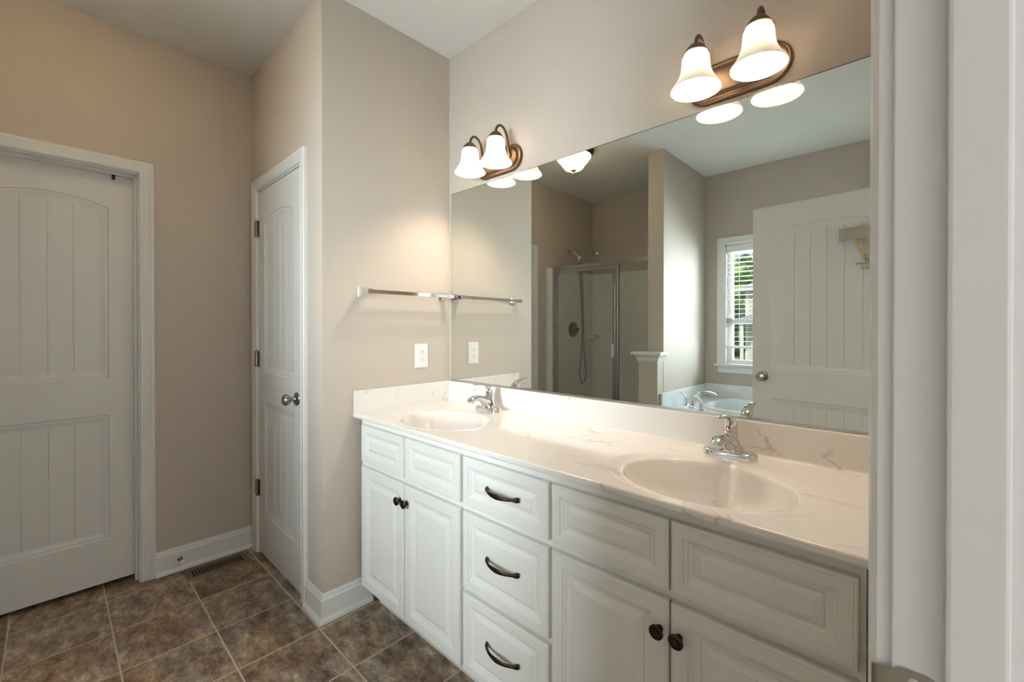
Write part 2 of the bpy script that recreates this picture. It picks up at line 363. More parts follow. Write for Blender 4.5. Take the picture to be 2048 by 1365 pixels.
# closets behind the shut doors and the room beyond the doorway
mb = MB(); mb.box(-1.9, -B - .12, -A + .11, -A + .17, 0, ZC); mb.box(-1.9, -1.84, -D, -A + .11, 0, ZC); mb.box(-1.9, -B - .12, -D - .06, -D, 0, ZC)
struct(mb, 'wall_closet', M['wall'], 'plain wall of the space behind the wide left door', 'wall')
struct(MB().box(-B - .12, -.1, -A + .55, -A + .60, 0, ZC), 'wall_closet.001', M['wall'], 'plain back wall inside the narrow closet', 'wall')
mb = MB(); mb.box(RW + .115, 4.6, 0, .11, 0, ZC); mb.box(RW + .115, 4.6, -D - .1, -D, 0, ZC); mb.box(4.5, 4.6, -D, 0, 0, ZC)
struct(mb, 'wall_bedroom', M['ceiling'], 'walls of the room beyond the open doorway', 'wall')

# casings
def o_narrow(u, t, z): return (u, -A - t, z)
def o_entry(u, t, z): return (-B + t, u, z)
o = frame3(NX0 + .006, NX1 - .006, 0, DT - .004, CAS, lambda u, t, z: o_narrow(u, t, z)); struct(o, 'trim_1', M['trim'], 'white casing around the narrow closet door', 'door casing')
o = frame3(GY0 + .006, GY1 - .006, 0, DT - .004, CAS, lambda u, t, z: o_entry(u, t, z)); struct(o, 'trim_2', M['trim'], 'white casing around the wide left door', 'door casing')
# jamb liners
def liner(u0, u1, z1, d0, d1, put, stop=None):
    mb = MB()
    for (a, b_, c, e) in ((u0, u0 + .012, 0, z1), (u1 - .012, u1, 0, z1), (u0 + .012, u1 - .012, z1 - .012, z1)):
        L = [(a, c), (b_, c), (b_, e), (a, e)]
        mb.rings([[put(u, -d0, z) for u, z in L], [put(u, -d1, z) for u, z in L]])
    if stop:
        s0, s1 = stop
        for (a, b_, c, e) in ((u0 + .012, u0 + .024, 0, z1 - .012), (u1 - .024, u1 - .012, 0, z1 - .012), (u0 + .024, u1 - .024, z1 - .024, z1 - .012)):
            L = [(a, c), (b_, c), (b_, e), (a, e)]
            mb.rings([[put(u, -s0, z) for u, z in L], [put(u, -s1, z) for u, z in L]])
    return mb
struct(liner(NX0, NX1, DT, 0, .11, o_narrow, (.04, .06)), 'trim_3', M['trim'], 'white jamb lining the narrow closet doorway', 'door jamb')
struct(liner(GY0, GY1, DT, 0, .12, o_entry, (.034, .056)), 'trim_4', M['trim'], 'white jamb and stop lining the wide left doorway', 'door jamb')
# foreground doorway: strike jamb, head, hinge jamb, stops, casings both sides
tj = thing('trim_5', 'white door jamb and casing in the right foreground with a metal strike', 'door jamb', (RW + .06, JY1, 0), kind='structure')
mb = MB(); mb.box(RW, RW + .115, JY1, JY1 + .018, 0, 2.05, .0015); mb.box(RW, RW + .115, JY0 - .018, JY0, 0, 2.05, .0015); mb.box(RW, RW + .115, JY0, JY1, 2.05, 2.068)
mb.build('jamb_board', M['trim'], tj)
mb = MB(); mb.box(RW + .033, RW + .068, JY1 - .011, JY1, 0, 2.05, .003); mb.box(RW + .033, RW + .068, JY0, JY0 + .011, 0, 2.05, .003); mb.box(RW + .033, RW + .068, JY0 + .011, JY1 - .011, 2.039, 2.05)
mb.build('stop', M['trim'], tj)
CASR = [(0, 0), (0, .010), (.003, .0145), (.0075, .0165), (.012, .0150), (.015, .0125), (.022, .0135), (.036, .015), (.044, .0175), (.053, .0175), (.057, .014), (.057, 0)]
frame3(JY0 - .004, JY1 + .004, 0, 2.056, CASR, lambda u, t, z: (RW - t, u, z)).build('casing', M['trim'], tj, smooth=False)
sp = MB()
def sp_out(x0, x1, z0, z1, r, n=6):
    P = []
    for cx, cz, a0 in ((x1 - r, z0 + r, -pi / 2), (x1 - r, z1 - r, 0), (x0 + r, z1 - r, pi / 2), (x0 + r, z0 + r, pi)):
        for k in range(n + 1): a = a0 + pi / 2 * k / n; P.append((cx + r * math.cos(a), cz + r * math.sin(a)))
    return P
pl = sp_out(RW + .0005, RW + .0295, .930, .986, .008)
sp.rings([[(x, JY1 + .0002, z) for x, z in pl], [(x, JY1 - .0016, z) for x, z in pl]])
lip = [(RW + .004, JY1 - .0008), (RW - .002, JY1 - .0010), (RW - .008, JY1 - .0002), (RW - .0135, JY1 + .003)]
sp.rings([[(x, y - .0009, .934 + k * .002), (x, y - .0009, .983 - k * .002), (x, y + .0007, .983 - k * .002), (x, y + .0007, .934 + k * .002)] for k, (x, y) in enumerate(lip)])
st = sp.build('strike_plate', M['nickel'], tj); st['label'] = 'satin nickel strike plate'
MB().lathe([(.0036, 0), (.0036, .0008), (.0012, .0014)], (RW + .0145, JY1 - .0014, .977), (0, -1, 0), 16).build('screw', M['chrome'], st)

# baseboards
def base(name, path, label): return struct(sweep(path, BASE), name, M['trim'], label, 'baseboard')
base('baseboard_entry', [(-B, GY1 + .057 - .006), (-B, -A)][::-1], 'white baseboard between the wide door and the corner, with a door stop')
base('baseboard_left', [(NX1 + .057 - .006, -A), (0, -A), (0, -.47)][::-1], 'white baseboard wrapping the outer corner beside the vanity')
base('baseboard_rear', [(-B, -2.02), (-B, GY0 - .051)][::-1], 'white baseboard between the wide door and the shower')
base('baseboard_right', [(RW, JY0 - .075), (RW, -D)], 'white baseboard on the right wall past the doorway')

# ------------------------------------------------------------------ plank doors with arched top panel
def panel_loop(u0, u1, z0, z1, rise, off, n=14):
    """points of panel outline inset by off: bottom-left, bottom-right, then the top from right to left"""
    a, b_, c = u0 + off, u1 - off, z0 + off
    P = [(a, c), (b_, c)]
    w = (u1 - u0) / 2; m = (u0 + u1) / 2
    if rise > 0:
        R = (w * w + rise * rise) / (2 * rise); cz = z1 + rise - R; Ro = R - off
        for k in range(n + 1):
            x = b_ + (a - b_) * k / n; P.append((x, cz + math.sqrt(Ro * Ro - (x - m) ** 2)))
    else:
        for k in range(n + 1): P.append((b_ + (a - b_) * k / n, z1 - off))
    return P
PROF = [(0, 0), (.004, -.0035), (.008, -.0045), (.012, -.004), (.018, -.0055), (.030, -.0085), (.038, -.0095)]
def make_leaf(w, h, stile, zl0, zl1, zu0, zu1, rise, planks, thick=.035):
    """leaf in local u (0..w), t (0 = front face, + outwards), z (0..h)"""
    mb = MB(); bm = mb.bm
    outer = [(0, 0), (w, 0), (w, h), (0, h)]
    loops = [panel_loop(stile, w - stile, zl0, zl1, 0, 0), panel_loop(stile, w - stile, zu0, zu1, rise, 0)]
    edges = []
    for L in [outer] + loops:
        vs = [bm.verts.new((u, 0, z)) for u, z in L]
        for i in range(len(vs)): edges.append(bm.edges.new((vs[i], vs[(i + 1) % len(vs)])))
    bmesh.ops.triangle_fill(bm, use_beauty=True, use_dissolve=False, edges=edges)
    for (z0, z1, rs) in ((zl0, zl1, 0), (zu0, zu1, rise)):
        mb.rings([[(u, t, z) for u, z in panel_loop(stile, w - stile, z0, z1, rs, o)] for o, t in PROF], False, False)
        off, dep = PROF[-1]; a, b_ = stile + off, w - stile - off; ww = (w - 2 * stile) / 2; m = w / 2
        def top(u):
            if rs <= 0: return z1 - off
            R = (ww * ww + rs * rs) / (2 * rs); return z1 + rs - R + math.sqrt((R - off) ** 2 - (u - m) ** 2)
        zb = z0 + off; pw = (b_ - a) / planks; g = .0022
        for k in range(planks):
            ua = a + k * pw + (g if k else 0); ub = a + (k + 1) * pw - (g if k < planks - 1 else 0)
            us = [ua + (ub - ua) * i / 6 for i in range(7)]
            bm.faces.new([bm.verts.new((u, dep, zb)) for u in (ua, ub)] + [bm.verts.new((u, dep, top(u))) for u in reversed(us)])
            if k < planks - 1:
                c = ub + g; e = c + g
                for p, q, dp, dq in ((ub, c, dep, dep - .003), (c, e, dep - .003, dep)):
                    bm.faces.new([bm.verts.new(v) for v in ((p, dp, zb), (q, dq, zb), (q, dq, top(q)), (p, dp, top(p)))])
    # sides and back
    for i in range(4):
        p, q = outer[i], outer[(i + 1) % 4]
        bm.faces.new([bm.verts.new(v) for v in ((p[0], 0, p[1]), (q[0], 0, q[1]), (q[0], -thick, q[1]), (p[0], -thick, p[1]))])
    bm.faces.new([bm.verts.new((u, -thick, z)) for u, z in outer])
    bmesh.ops.remove_doubles(bm, verts=bm.verts, dist=2e-5)
    return mb
def knob(mb, org, ax, lock=False):
    mb.lathe([(.0005, 0), (.031, 0), (.032, .003), (.030, .006), (.022, .010), (.015, .013), (.0115, .018), (.0105, .026), (.012, .032), (.019, .036), (.0255, .043), (.0275, .051), (.026, .058), (.021, .064), (.012, .0665), (.0005, .067)], org, ax, 32)
# wide door at the left (shut, recessed behind its stop)
d1 = thing('door_1', 'wide white arch panel plank door at the far left, shut', 'door', (-1.04, -1.51, 0), kind='structure')
lw = GY1 - GY0 - .028
lf = make_leaf(lw, 2.012, .101, .213, .822, 1.002, 1.838, .042, 4)
lf.xform(lambda c: (-B - .058 + c.y, GY0 + .014 + c.x, .026 + c.z)); lf.build('leaf', M['door'], d1, smooth=False)
bc = MB().box(-B - .056, -B - .040, -1.293, -1.281, 2.006, 2.034, .002); tag(bc.build('door_catch', M['black']), 'small black catch under the head of the wide left door', 'door catch')
# narrow closet door with three hinges
d2 = thing('door_2', 'narrow white arch panel plank door with three hinges and a knob', 'door', (-.54, -A, 0), kind='structure')
lw2 = NX1 - NX0 - .030
lf = make_leaf(lw2, 2.022, .098, .222, .850, 1.012, 1.838, .042, 4)
lf.xform(lambda c: (NX0 + .015 + c.x, -A + .002 - c.y, .014 + c.z)); lf.build('leaf', M['door'], d2, smooth=False)
def hinge(z, parent):
    m_ = MB(); m_.tube([(NX0 + .013, -A - .008, z - .045), (NX0 + .013, -A - .008, z + .045)], .0065, 12)
    m_.lathe([(.0045, 0), (.0065, .002), (.004, .005), (.001, .007)], (NX0 + .013, -A - .008, z + .045), seg=12)
    m_.box(NX0 + .013, NX0 + .040, -A - .0022, -A + .0005, z - .045, z + .045); m_.box(NX0 - .010, NX0 + .013, -A - .0125, -A - .0085, z - .045, z + .045)
    m_.build('hinge', M['nickel'], parent)
for z in (1.832, 1.100, .372): hinge(z, d2)
mb = MB(); knob(mb, (NX1 - .072, -A + .002, .936), (0, -1, 0)); kb = mb.build('door_knob', M['nickel'], d2); kb['label'] = 'round satin nickel knob'
MB().box(NX1 - .0145, NX1 - .0115, -A - .004, -A + .012, .916, .956, .001).build('latch_edge', M['nickel'], d2)
# open door seen in the mirror
th = math.atan2(.092, .795)
d3 = thing('door_3', 'white plank door standing open, seen in the mirror in front of the window', 'door', (RW - .006, -1.557, 0), kind='structure', rotz=th)
lf = make_leaf(.80, 2.03, .112, .213, .822, 1.002, 1.850, .050, 6)
lf.xform(lambda c: (-.80 + c.x, c.y, .010 + c.z)); lf.build('leaf', M['door'], d3, local=True, smooth=False)
mb = MB(); knob(mb, (-.80 + .064, 0, .968), (0, 1, 0)); kb = mb.build('door_knob', M['nickel'], d3, local=True); kb['label'] = 'round satin nickel knob with a lock hole'
MB().lathe([(.0035, .0665), (.0035, .0675)], (-.80 + .064, 0, .968), (0, 1, 0), 12).build('lock_hole', M['slot'], kb, local=True)
# chrome hanger on the open door
hk = thing('over_door_hanger', 'chrome hanger on the open door in the mirror, with a tan strap', 'hanger', (1.66, -1.555, 1.76))
hk.rotation_euler = (0, 0, th)
MB().box(-.125, .105, .004, .010, .0, .068, .002).build('plate', M['nickel'], hk, local=True)
mb = MB()
for s in (-1, 1): mb.loft([(s * .055, .016, .002), (s * .028, .022, -.055), (s * .006, .024, -.112)], [(.002, .008)] * 3, 8, up=(0, 1, 0))
mb.build('strap', M['cloth'], hk, local=True)
mb = MB(); mb.box(-.045, .045, .004, .040, -.138, -.132, .001); mb.box(-.022, .022, .010, .034, -.165, -.138, .002); mb.box(-.010, .010, -.010, .006, -.165, .01); mb.build('hook', M['nickel'], hk, local=True)

# door stop and floor register
ds = thing('door_stop', 'small nickel door stop screwed to the white baseboard beside the register', 'door stop', (-B + .014, -1.040, .062))
MB().lathe([(.0005, 0), (.012, 0), (.011, .004), (.005, .007), (.0045, .050), (.0005, .050)], (-B + .014, -1.040, .062), (1, 0, 0), 20).build('post', M['nickel'], ds)
MB().lathe([(.0005, .050), (.0105, .050), (.0115, .056), (.0105, .064), (.006, .067), (.0005, .067)], (-B + .014, -1.040, .062), (1, 0, 0), 20).build('bumper', M['plastic'], ds)
rg = thing('floor_register', 'brown slotted floor register against the baseboard in the left corner', 'floor vent', (-.862, -.89, 0))
mb = MB(); X0, X1, Y0, Y1 = -.925, -.790, -1.032, -.752
mb.rings([[(x, y, z) for x, y in ((X0 + i, Y0 + i), (X1 - i, Y0 + i), (X1 - i, Y1 - i), (X0 + i, Y1 - i))] for i, z in ((0, .0002), (.001, .003), (.006, .0055))], False, False)
for a in ((X0 + .006, X1 - .006, Y0 + .006, Y0 + .027), (X0 + .006, X1 - .006, Y1 - .027, Y1 - .006), (X0 + .006, X0 + .036, Y0 + .027, Y1 - .027), (X1 - .022, X1 - .006, Y0 + .027, Y1 - .027)): mb.box(*a, .003, .0055)
mb.build('rim', M['register'], rg, smooth=False)
mb = MB(); ns = 19; ya, yb = Y0 + .027, Y1 - .027; pt = (yb - ya) / ns
for k in range(1, ns): mb.box(X0 + .036, X1 - .022, ya + k * pt - .0026, ya + k * pt + .0026, .001, .0052)
mb.build('slats', M['register'], rg)
MB().box(X0 + .036, X1 - .022, ya, yb, .0003, .0009).build('opening', M['registerdark'], rg)

# ------------------------------------------------------------------ vanity cabinet
VX0, VX1 = .036, 1.822; YF = -.530; YD = -.549
va = thing('vanity_cabinet', 'long off-white bathroom vanity with raised panels, dark knobs and pulls', 'vanity', ((VX0 + VX1) / 2, -.27, 0))
mb = MB(); mb.box(VX0, VX1, YF, YF + .019, .116, .8672); mb.box(VX0, VX0 + .016, YF + .019, -.006, .116, .8672); mb.box(VX1 - .016, VX1, YF + .019, -.006, .116, .8672); mb.box(VX0 + .016, VX1 - .016, YF + .019, -.006, .116, .132); mb.box(VX0 + .02, VX1, -.455, -.02, 0, .116); mb.build('carcass', M['cabinet'], va, smooth=False)
MB().box(VX1 + .003, RW - .001, YF + .006, YF + .030, .0, .866).build('filler_strip', M['cabinet'], va, smooth=False)
CABP = [(.0, -.0185), (.0, -.004), (.0012, -.0012), (.0035, 0), (.0055, 0), (.0062, -.0010), (.0070, 0)]
def raised(x0, x1, z0, z1, fr, mould=.026, rise=.017):
    P = CABP + [(fr, 0), (fr + .002, -.0035), (fr + .007, -.0045), (fr + .010, -.0075), (fr + .017, -.0095), (fr + mould - .003, -.0100), (fr + mould - .001, -.0118), (fr + mould, -.0100), (fr + mould + rise, -.0042), (fr + mould + rise + .0008, -.0030), (fr + mould + rise + .003, -.0030)]
    m_ = MB(); m_.rings([[(x, YD - t, z) for x, z in rect(x0 + o, x1 - o, z0 + o, z1 - o)] for o, t in P]); return m_
def cab_knob(x, z, parent):
    MB().lathe([(.0005, .0), (.008, .0), (.0075, .003), (.0055, .008), (.006, .012), (.013, .015), (.0165, .019), (.0165, .022), (.013, .0245), (.0125, .0235), (.0085, .0235), (.008, .0255), (.0005, .027)], (x, YD, z), (0, -1, 0), 28).build('knob', M['bronze'], parent)
def pull(x, z, parent):
    m_ = MB(); y = YD + .002; hw = .070
    pts = [(-hw, -.002), (-hw + .006, -.008), (-hw + .016, -.016), (-.030, -.027), (0, -.031), (.030, -.027), (hw - .016, -.016), (hw - .006, -.008), (hw, -.002)]
    szs = [(.0075, .004), (.0085, .0055), (.0045, .004), (.0060, .0035), (.0085, .0035), (.0060, .0035), (.0045, .004), (.0085, .0055), (.0075, .004)]
    P = [Vector((x + u, y + d, z)) for u, d in pts]
    Q, S = [], []
    for i in range(len(P) - 1):
        p0, p1, p2, p3 = P[max(i - 1, 0)], P[i], P[i + 1], P[min(i + 2, len(P) - 1)]
        for k in range(4):
            t = k / 4; Q.append(0.5 * ((2 * p1) + (p2 - p0) * t + (2 * p0 - 5 * p1 + 4 * p2 - p3) * t * t + (3 * p1 - p0 - 3 * p2 + p3) * t ** 3))
            S.append((szs[i][0] * (1 - t) + szs[i + 1][0] * t, szs[i][1] * (1 - t) + szs[i + 1][1] * t))
    Q.append(P[-1]); S.append(szs[-1])
    m_.loft(Q, S, 14, up=(0, 0, 1))
    m_.build('pull', M['bronze'], parent)
ZT, ZM = .8435, .6815
for x0, x1 in ((.062, .402), (.4085, .747), (1.142, 1.4765), (1.4815, 1.813)):
    raised(x0, x1, ZM, ZT, .0285, .022, .014).build('false_drawer_front', M['cabinet'], va, smooth=False)
for x0, x1, kx in ((.062, .402, .381), (.4085, .747, .430), (1.142, 1.4765, 1.457), (1.4815, 1.813, 1.502)):
    d = raised(x0, x1, .122, .6600, .038).build('door', M['cabinet'], va, smooth=False)
    cab_knob(kx, .592, d)
for z0, z1, zp in ((ZM, ZT, .764), (.4030, .6600, .540), (.1220, .3855, .268)):
    d = raised(.7625, 1.1315, z0, z1, .0285, .022, .014).build('drawer', M['cabinet'], va, smooth=False)
    pull(.951, zp, d)

# ------------------------------------------------------------------ vanity top with two integral basins
ZK = .887; KD = .556
SINKS = ((.402, -.338), (1.478, -.338)); RA, RB = .265, .196
vt = thing('countertop', 'pale veined cultured marble vanity top with two oval basins and backsplash', 'countertop', (.93, -.27, ZK - .02))
mb = MB(); bm = mb.bm; edges = []
TX0, TX1 = .0015, RW - .002
outer = [(TX0, -.0015), (TX0, -KD + .004), (TX1, -KD + .004), (TX1, -.0015)]
EN = 72
def ell(cx, cy, a, b_, z, dx=0, dy=0): return [(cx + dx + a * math.cos(2 * pi * k / EN), cy + dy + b_ * math.sin(2 * pi * k / EN), z) for k in range(EN)]
for L in [[(x, y, ZK) for x, y in outer]] + [ell(cx, cy, RA, RB, ZK) for cx, cy in SINKS]:
    vs = [bm.verts.new(p) for p in L]
    for i in range(len(vs)): edges.append(bm.edges.new((vs[i], vs[(i + 1) % len(vs)])))
bmesh.ops.triangle_fill(bm, use_beauty=True, use_dissolve=False, edges=edges)
fr = [(-KD + .004, ZK), (-KD + .0015, ZK - .0012), (-KD, ZK - .004), (-KD, ZK - .014), (-KD + .002, ZK - .0185), (-KD + .005, ZK - .0195)]
mb.rings([[(TX0, y, z), (TX1, y, z)] for y, z in fr], False, False, closed=False)
mb.rings([[(TX0, -KD + .005, ZK - .0195), (TX1, -KD + .005, ZK - .0195)], [(TX0, YF - .001, ZK - .0195), (TX1, YF - .001, ZK - .0195)]], False, False, closed=False)
mb.build('slab', M['marble'], vt, smooth=False)
for cx, cy in SINKS:
    R = [(1, 1, 0, 0), (.985, .982, -.0007, 0), (.970, .966, -.0011, 0), (.91, .93, -.0016, 0), (.84, .89, -.0026, -.003), (.800, .864, -.0045, -.006), (.782, .848, -.0085, -.008), (.764, .828, -.020, -.008), (.72, .78, -.045, -.006), (.66, .71, -.075, -.002), (.56, .60, -.105, .002), (.42, .46, -.127, .004), (.22, .26, -.140, .004), (.09, .12, -.144, .004)]
    m_ = MB(); m_.rings([ell(cx, cy, RA * a, RB * b_, ZK + z, 0, dy) for a, b_, z, dy in R], False, True)
    bs = m_.build('basin', M['marble'], vt, angle=60)
    MB().lathe([(.0005, 0), (.022, 0), (.022, .002), (.016, .0025), (.0155, .001), (.0005, .001)], (cx, cy + .004, ZK - .1438), seg=24).build('drain', M['chrome'], bs)
mb = MB(); mb.box(.0025 + .019, TX1, -.0215, -.0015, ZK - .001, .9895, .003); mb.rings([[(.02, -.0215, ZK), (TX1, -.0215, ZK)], [(.02, -.0225, ZK + .006), (TX1, -.0225, ZK + .006)]], False, False, closed=False)
c0 = [(-.0215, ZK + .010), (-.0225, ZK + .005), (-.0255, ZK + .0015), (-.031, ZK + .0002)]
mb.rings([[(.02, y, z), (TX1, y, z)] for y, z in c0], False, False, closed=False)
mb.build('backsplash', M['marble'], vt, smooth=False)
mb = MB(); mb.box(.0015, .0215, -KD + .001, -.0015, ZK - .001, .9895, .003); mb.build('side_splash', M['marble'], vt)

# ------------------------------------------------------------------ faucets
def make_faucet(loc, label):
    f = thing('faucet', label, 'faucet', loc, 'chrome lever faucets on the vanity top')
    st = lambda hw, r, z, dy=0: [(u, v + dy, z) for u, v in stadium(hw, r)]
    mb = MB(); mb.rings([st(.077, .0285, 0), st(.0775, .029, .003), st(.0765, .028, .014), st(.0745, .026, .0185), st(.069, .0205, .0215), st(.05, .008, .0225)]); mb.build('base_plate', M['chrome'], f, local=True, angle=50)
    mb = MB(); ring = lambda rx, ry, z, dy, n=24: [(rx * math.cos(2 * pi * k / n), dy + ry * math.sin(2 * pi * k / n), z) for k in range(n)]
    mb.rings([ring(.050, .0265, .013, 0), ring(.041, .0265, .024, 0), ring(.0315, .0255, .040, .001), ring(.0245, .0235, .056, .003), ring(.0215, .0215, .070, .005), ring(.019, .019, .077, .005), ring(.010, .010, .080, .005)]); 
    mb.build('body', M['chrome'], f, local=True, angle=60)
    mb = MB(); P = [(0, .006, .024), (0, -.012, .042), (0, -.032, .0570), (0, -.055, .0670), (0, -.080, .0705), (0, -.100, .0680), (0, -.114, .0610), (0, -.119, .0545)]
    mb.loft(P, [(.030, .024), (.0265, .022), (.0225, .018), (.0190, .0135), (.0180, .0115), (.0190, .0115), (.0175, .0105), (.0130, .008)], 20, up=(1, 0, 0))
    mb.lathe([(.0125, 0), (.0125, -.014), (.0105, -.0145), (.0005, -.013)], (0, -.102, .063), seg=20)
    mb.build('spout', M['chrome'], f, local=True, angle=60)
    mb = MB(); P = [(0, .005, .072), (0, .010, .084), (0, .010, .096), (0, .003, .108), (0, -.010, .1175), (0, -.028, .1245), (0, -.050, .1290), (0, -.074, .1310), (0, -.093, .1305)]
    mb.loft(P, [(.0190, .0185), (.0200, .0180), (.0195, .0150), (.0180, .0110), (.0165, .0080), (.0145, .0058), (.0125, .0045), (.0110, .0036), (.0065, .0025)], 20, up=(1, 0, 0))
    lv = mb.build('lever', M['chrome'], f, local=True, angle=60)
    MB().lathe([(.0005, 0), (.0032, .0003), (.0026, .0014), (.0005, .0018)], (0, -.0105, .0905), (0, -1, .15), 14).build('temperature_dot', M['red'], lv, local=True)
    return f
make_faucet((1.466, -.094, ZK + .0002), 'chrome lever faucet at the near basin, beside the foreground door jamb')
make_faucet((.412, -.098, ZK + .0002), 'chrome lever faucet at the far basin, in the corner below the outlet')

# ------------------------------------------------------------------ wall mirror
MX0, MX1, MZ0, MZ1 = .025, RW - .03, .9935, 1.9976
mr = thing('wall_mirror', 'large frameless mirror on the wall above the vanity backsplash', 'mirror', (.95, -.003, MZ0))
MB().box(MX0, MX1, -.0058, -.0005, MZ0, MZ1).build('glass', M['edge'], mr, smooth=False)
mb = MB(); mb.rings([[(x, -.0061, z) for x, z in rect(MX0 + .0015, MX1 - .0015, MZ0 + .003, MZ1 - .0025)], [(x, -.0058, z) for x, z in rect(MX0 + .0015, MX1 - .0015, MZ0 + .003, MZ1 - .0025)]]); mb.build('reflecting_face', M['silver'], mr, smooth=False)
MB().box(MX0, MX1, -.0085, -.0004, MZ0 - .0030, MZ0 + .0042).build('bottom_channel', M['channel'], mr, smooth=False)

# ------------------------------------------------------------------ vanity lights
def make_vanity_light(loc, label):
    f = thing('vanity_light', label, 'wall light', loc, 'two shade vanity lights above the mirror')
    mb = MB(); P = [(0, 0), (0, .007), (.005, .013), (.010, .013), (.013, .010), (.019, .010), (.025, .019), (.030, .021), (.056, .021)]
    mb.rings([[(u, -d, v) for u, v in stadium(.153 - o, .0635 - o, n=14)] for o, d in P], True, True)
    for x in (0,): mb.lathe([(.0005, .021), (.006, .021), (.0055, .026), (.0005, .029)], (x, 0, -.002), (0, -1, 0), 16)
    mb.build('back_plate', M['fixture'], f, local=True, angle=40)
    for s in (-1, 1):
        x = s * .088; mb = MB()
        mb.lathe([(.015, .018), (.014, .026), (.009, .032), (.0005, .034)], (x, 0, .006), (0, -1, 0), 20)
        mb.tube([(x, -.026, .004), (x, -.030, .030), (x, -.034, .068), (x, -.045, .102), (x, -.066, .124), (x, -.088, .125), (x, -.104, .111), (x, -.111, .093), (x, -.112, .082)], .0058, 14, smooth=4)
        arm = mb.build('arm', M['fixture'], f, local=True)
        MB().lathe([(.007, .089), (.012, .088), (.019, .083), (.027, .075), (.033, .066), (.0385, .057), (.036, .056), (.030, .064), (.018, .078), (.002, .082)], (x, -.112, 0), seg=32).build('shade_holder', M['fixture'], arm, local=True)
        out = [(.0345, .058), (.0395, .046), (.0410, .032), (.0420, .016), (.0450, .0), (.0510, -.016), (.0600, -.032), (.0685, -.044), (.0740, -.052), (.0752, -.0555)]
        inn = [(r - .0032, z) for r, z in reversed(out)]
        sh = MB().lathe(out + [(.0735, -.0562)] + inn[0:], (x, -.112, 0), seg=44, caps=False).build('shade', M['shade'], f, local=True, angle=60)
        sh['label'] = 'lit white frosted glass bell shade'
        MB().lathe([(.010, .055), (.011, .040), (.018, .026), (.022, .012), (.021, 0), (.014, -.011), (.0005, -.015)], (x, -.112, 0), seg=20).build('bulb', M['bulb'], sh, local=True)
    return f
make_vanity_light((1.457, 0, 2.0745), 'bronze two shade light over the near basin, closest to the door jamb')
make_vanity_light((.388, 0, 2.0765), 'bronze two shade light over the far basin, in the corner')

# ------------------------------------------------------------------ towel bar and outlet
tb = thing('towel_bar', 'square chrome towel bar on the beige side wall', 'towel bar', (0, -.28, 1.44))
mb = MB(); ZB = 1.441
for y in (-.510, -.052):
    p = MB()
    p.rings([[(x, y + a * s, ZB + b_ * s) for a, b_ in ((-1, -1), (1, -1), (1, 1), (-1, 1))] for x, s in ((.0005, .0225), (.004, .0225), (.006, .0205), (.018, .0145), (.022, .0145), (.026, .0125), (.052, .0105), (.076, .0105))])
    p.build('post', M['chrome'], tb, smooth=False)
MB().box(.056, .0745, -.500, -.030, ZB - .0085, ZB + .0085, .0008).build('bar', M['chrome'], tb, smooth=False)
ot = thing('outlet', 'white duplex outlet on the side wall below the towel bar', 'outlet', (0, -.184, 1.131))
mb = MB(); oy, oz = -.184, 1.131
mb.rings([[(x, y, z) for y, z in rect(oy - .040 + i, oy + .040 - i, oz - .062 + i, oz + .062 - i)] for x, i in ((.0005, 0), (.002, 0), (.0055, .004), (.0065, .006))]); mb.build('cover_plate', M['plastic'], ot, smooth=False)
for dz in (.0195, -.0195):
    mb = MB(); L = [(oy + .0165 * math.cos(a), oz + dz + max(-.0135, min(.0135, .0175 * math.sin(a)))) for a in [2 * pi * k / 28 for k in range(28)]]
    mb.rings([[(.006, y, z) for y, z in L], [(.0078, y, z) for y, z in L]]); rc = mb.build('receptacle', M['plastic'], ot)
    mb = MB()
    for dy in (-.0062, .0062): mb.box(.0074, .0081, oy + dy - .0010, oy + dy + .0010, oz + dz - .001, oz + dz + .0075)
    mb.lathe([(.0024, 0), (.0024, .0007)], (.0075, oy, oz + dz - .0075), (1, 0, 0), 12); mb.build('slots', M['slot'], rc)
MB().lathe([(.0005, 0), (.003, 0), (.0026, .001), (.0005, .0012)], (.0064, oy, oz), (1, 0, 0), 14).build('screw', M['plastic'], ot)

# ------------------------------------------------------------------ ceiling light (seen in the mirror)
cl = thing('ceiling_light', 'amber glass bowl ceiling light with bronze rim, seen in the mirror', 'ceiling light', (-.24, -1.505, ZC))
MB().lathe([(.0005, 0), (.165, 0), (.168, -.012), (.160, -.030), (.148, -.045), (.140, -.046), (.0005, -.040)], (-.24, -1.505, ZC), seg=44).build('rim', M['bronze'], cl)
MB().lathe([(.146, -.040), (.142, -.058), (.122, -.085), (.098, -.112), (.082, -.135), (.066, -.152), (.040, -.160), (.0005, -.161)], (-.24, -1.505, ZC), seg=44, caps=False).build('glass_bowl', M['amber'], cl, angle=60)
MB().lathe([(.024, -.158), (.022, -.163), (.012, -.167), (.008, -.172), (.007, -.184), (.0095, -.188), (.0095, -.194), (.006, -.198), (.0005, -.200)], (-.24, -1.505, ZC), seg=24).build('finial', M['fixture'], cl)
lt = light('ceiling_bulb', 'POINT', (-.24, -1.505, ZC - .10), 46, (1.0, 0.87, 0.66), rad=.04)

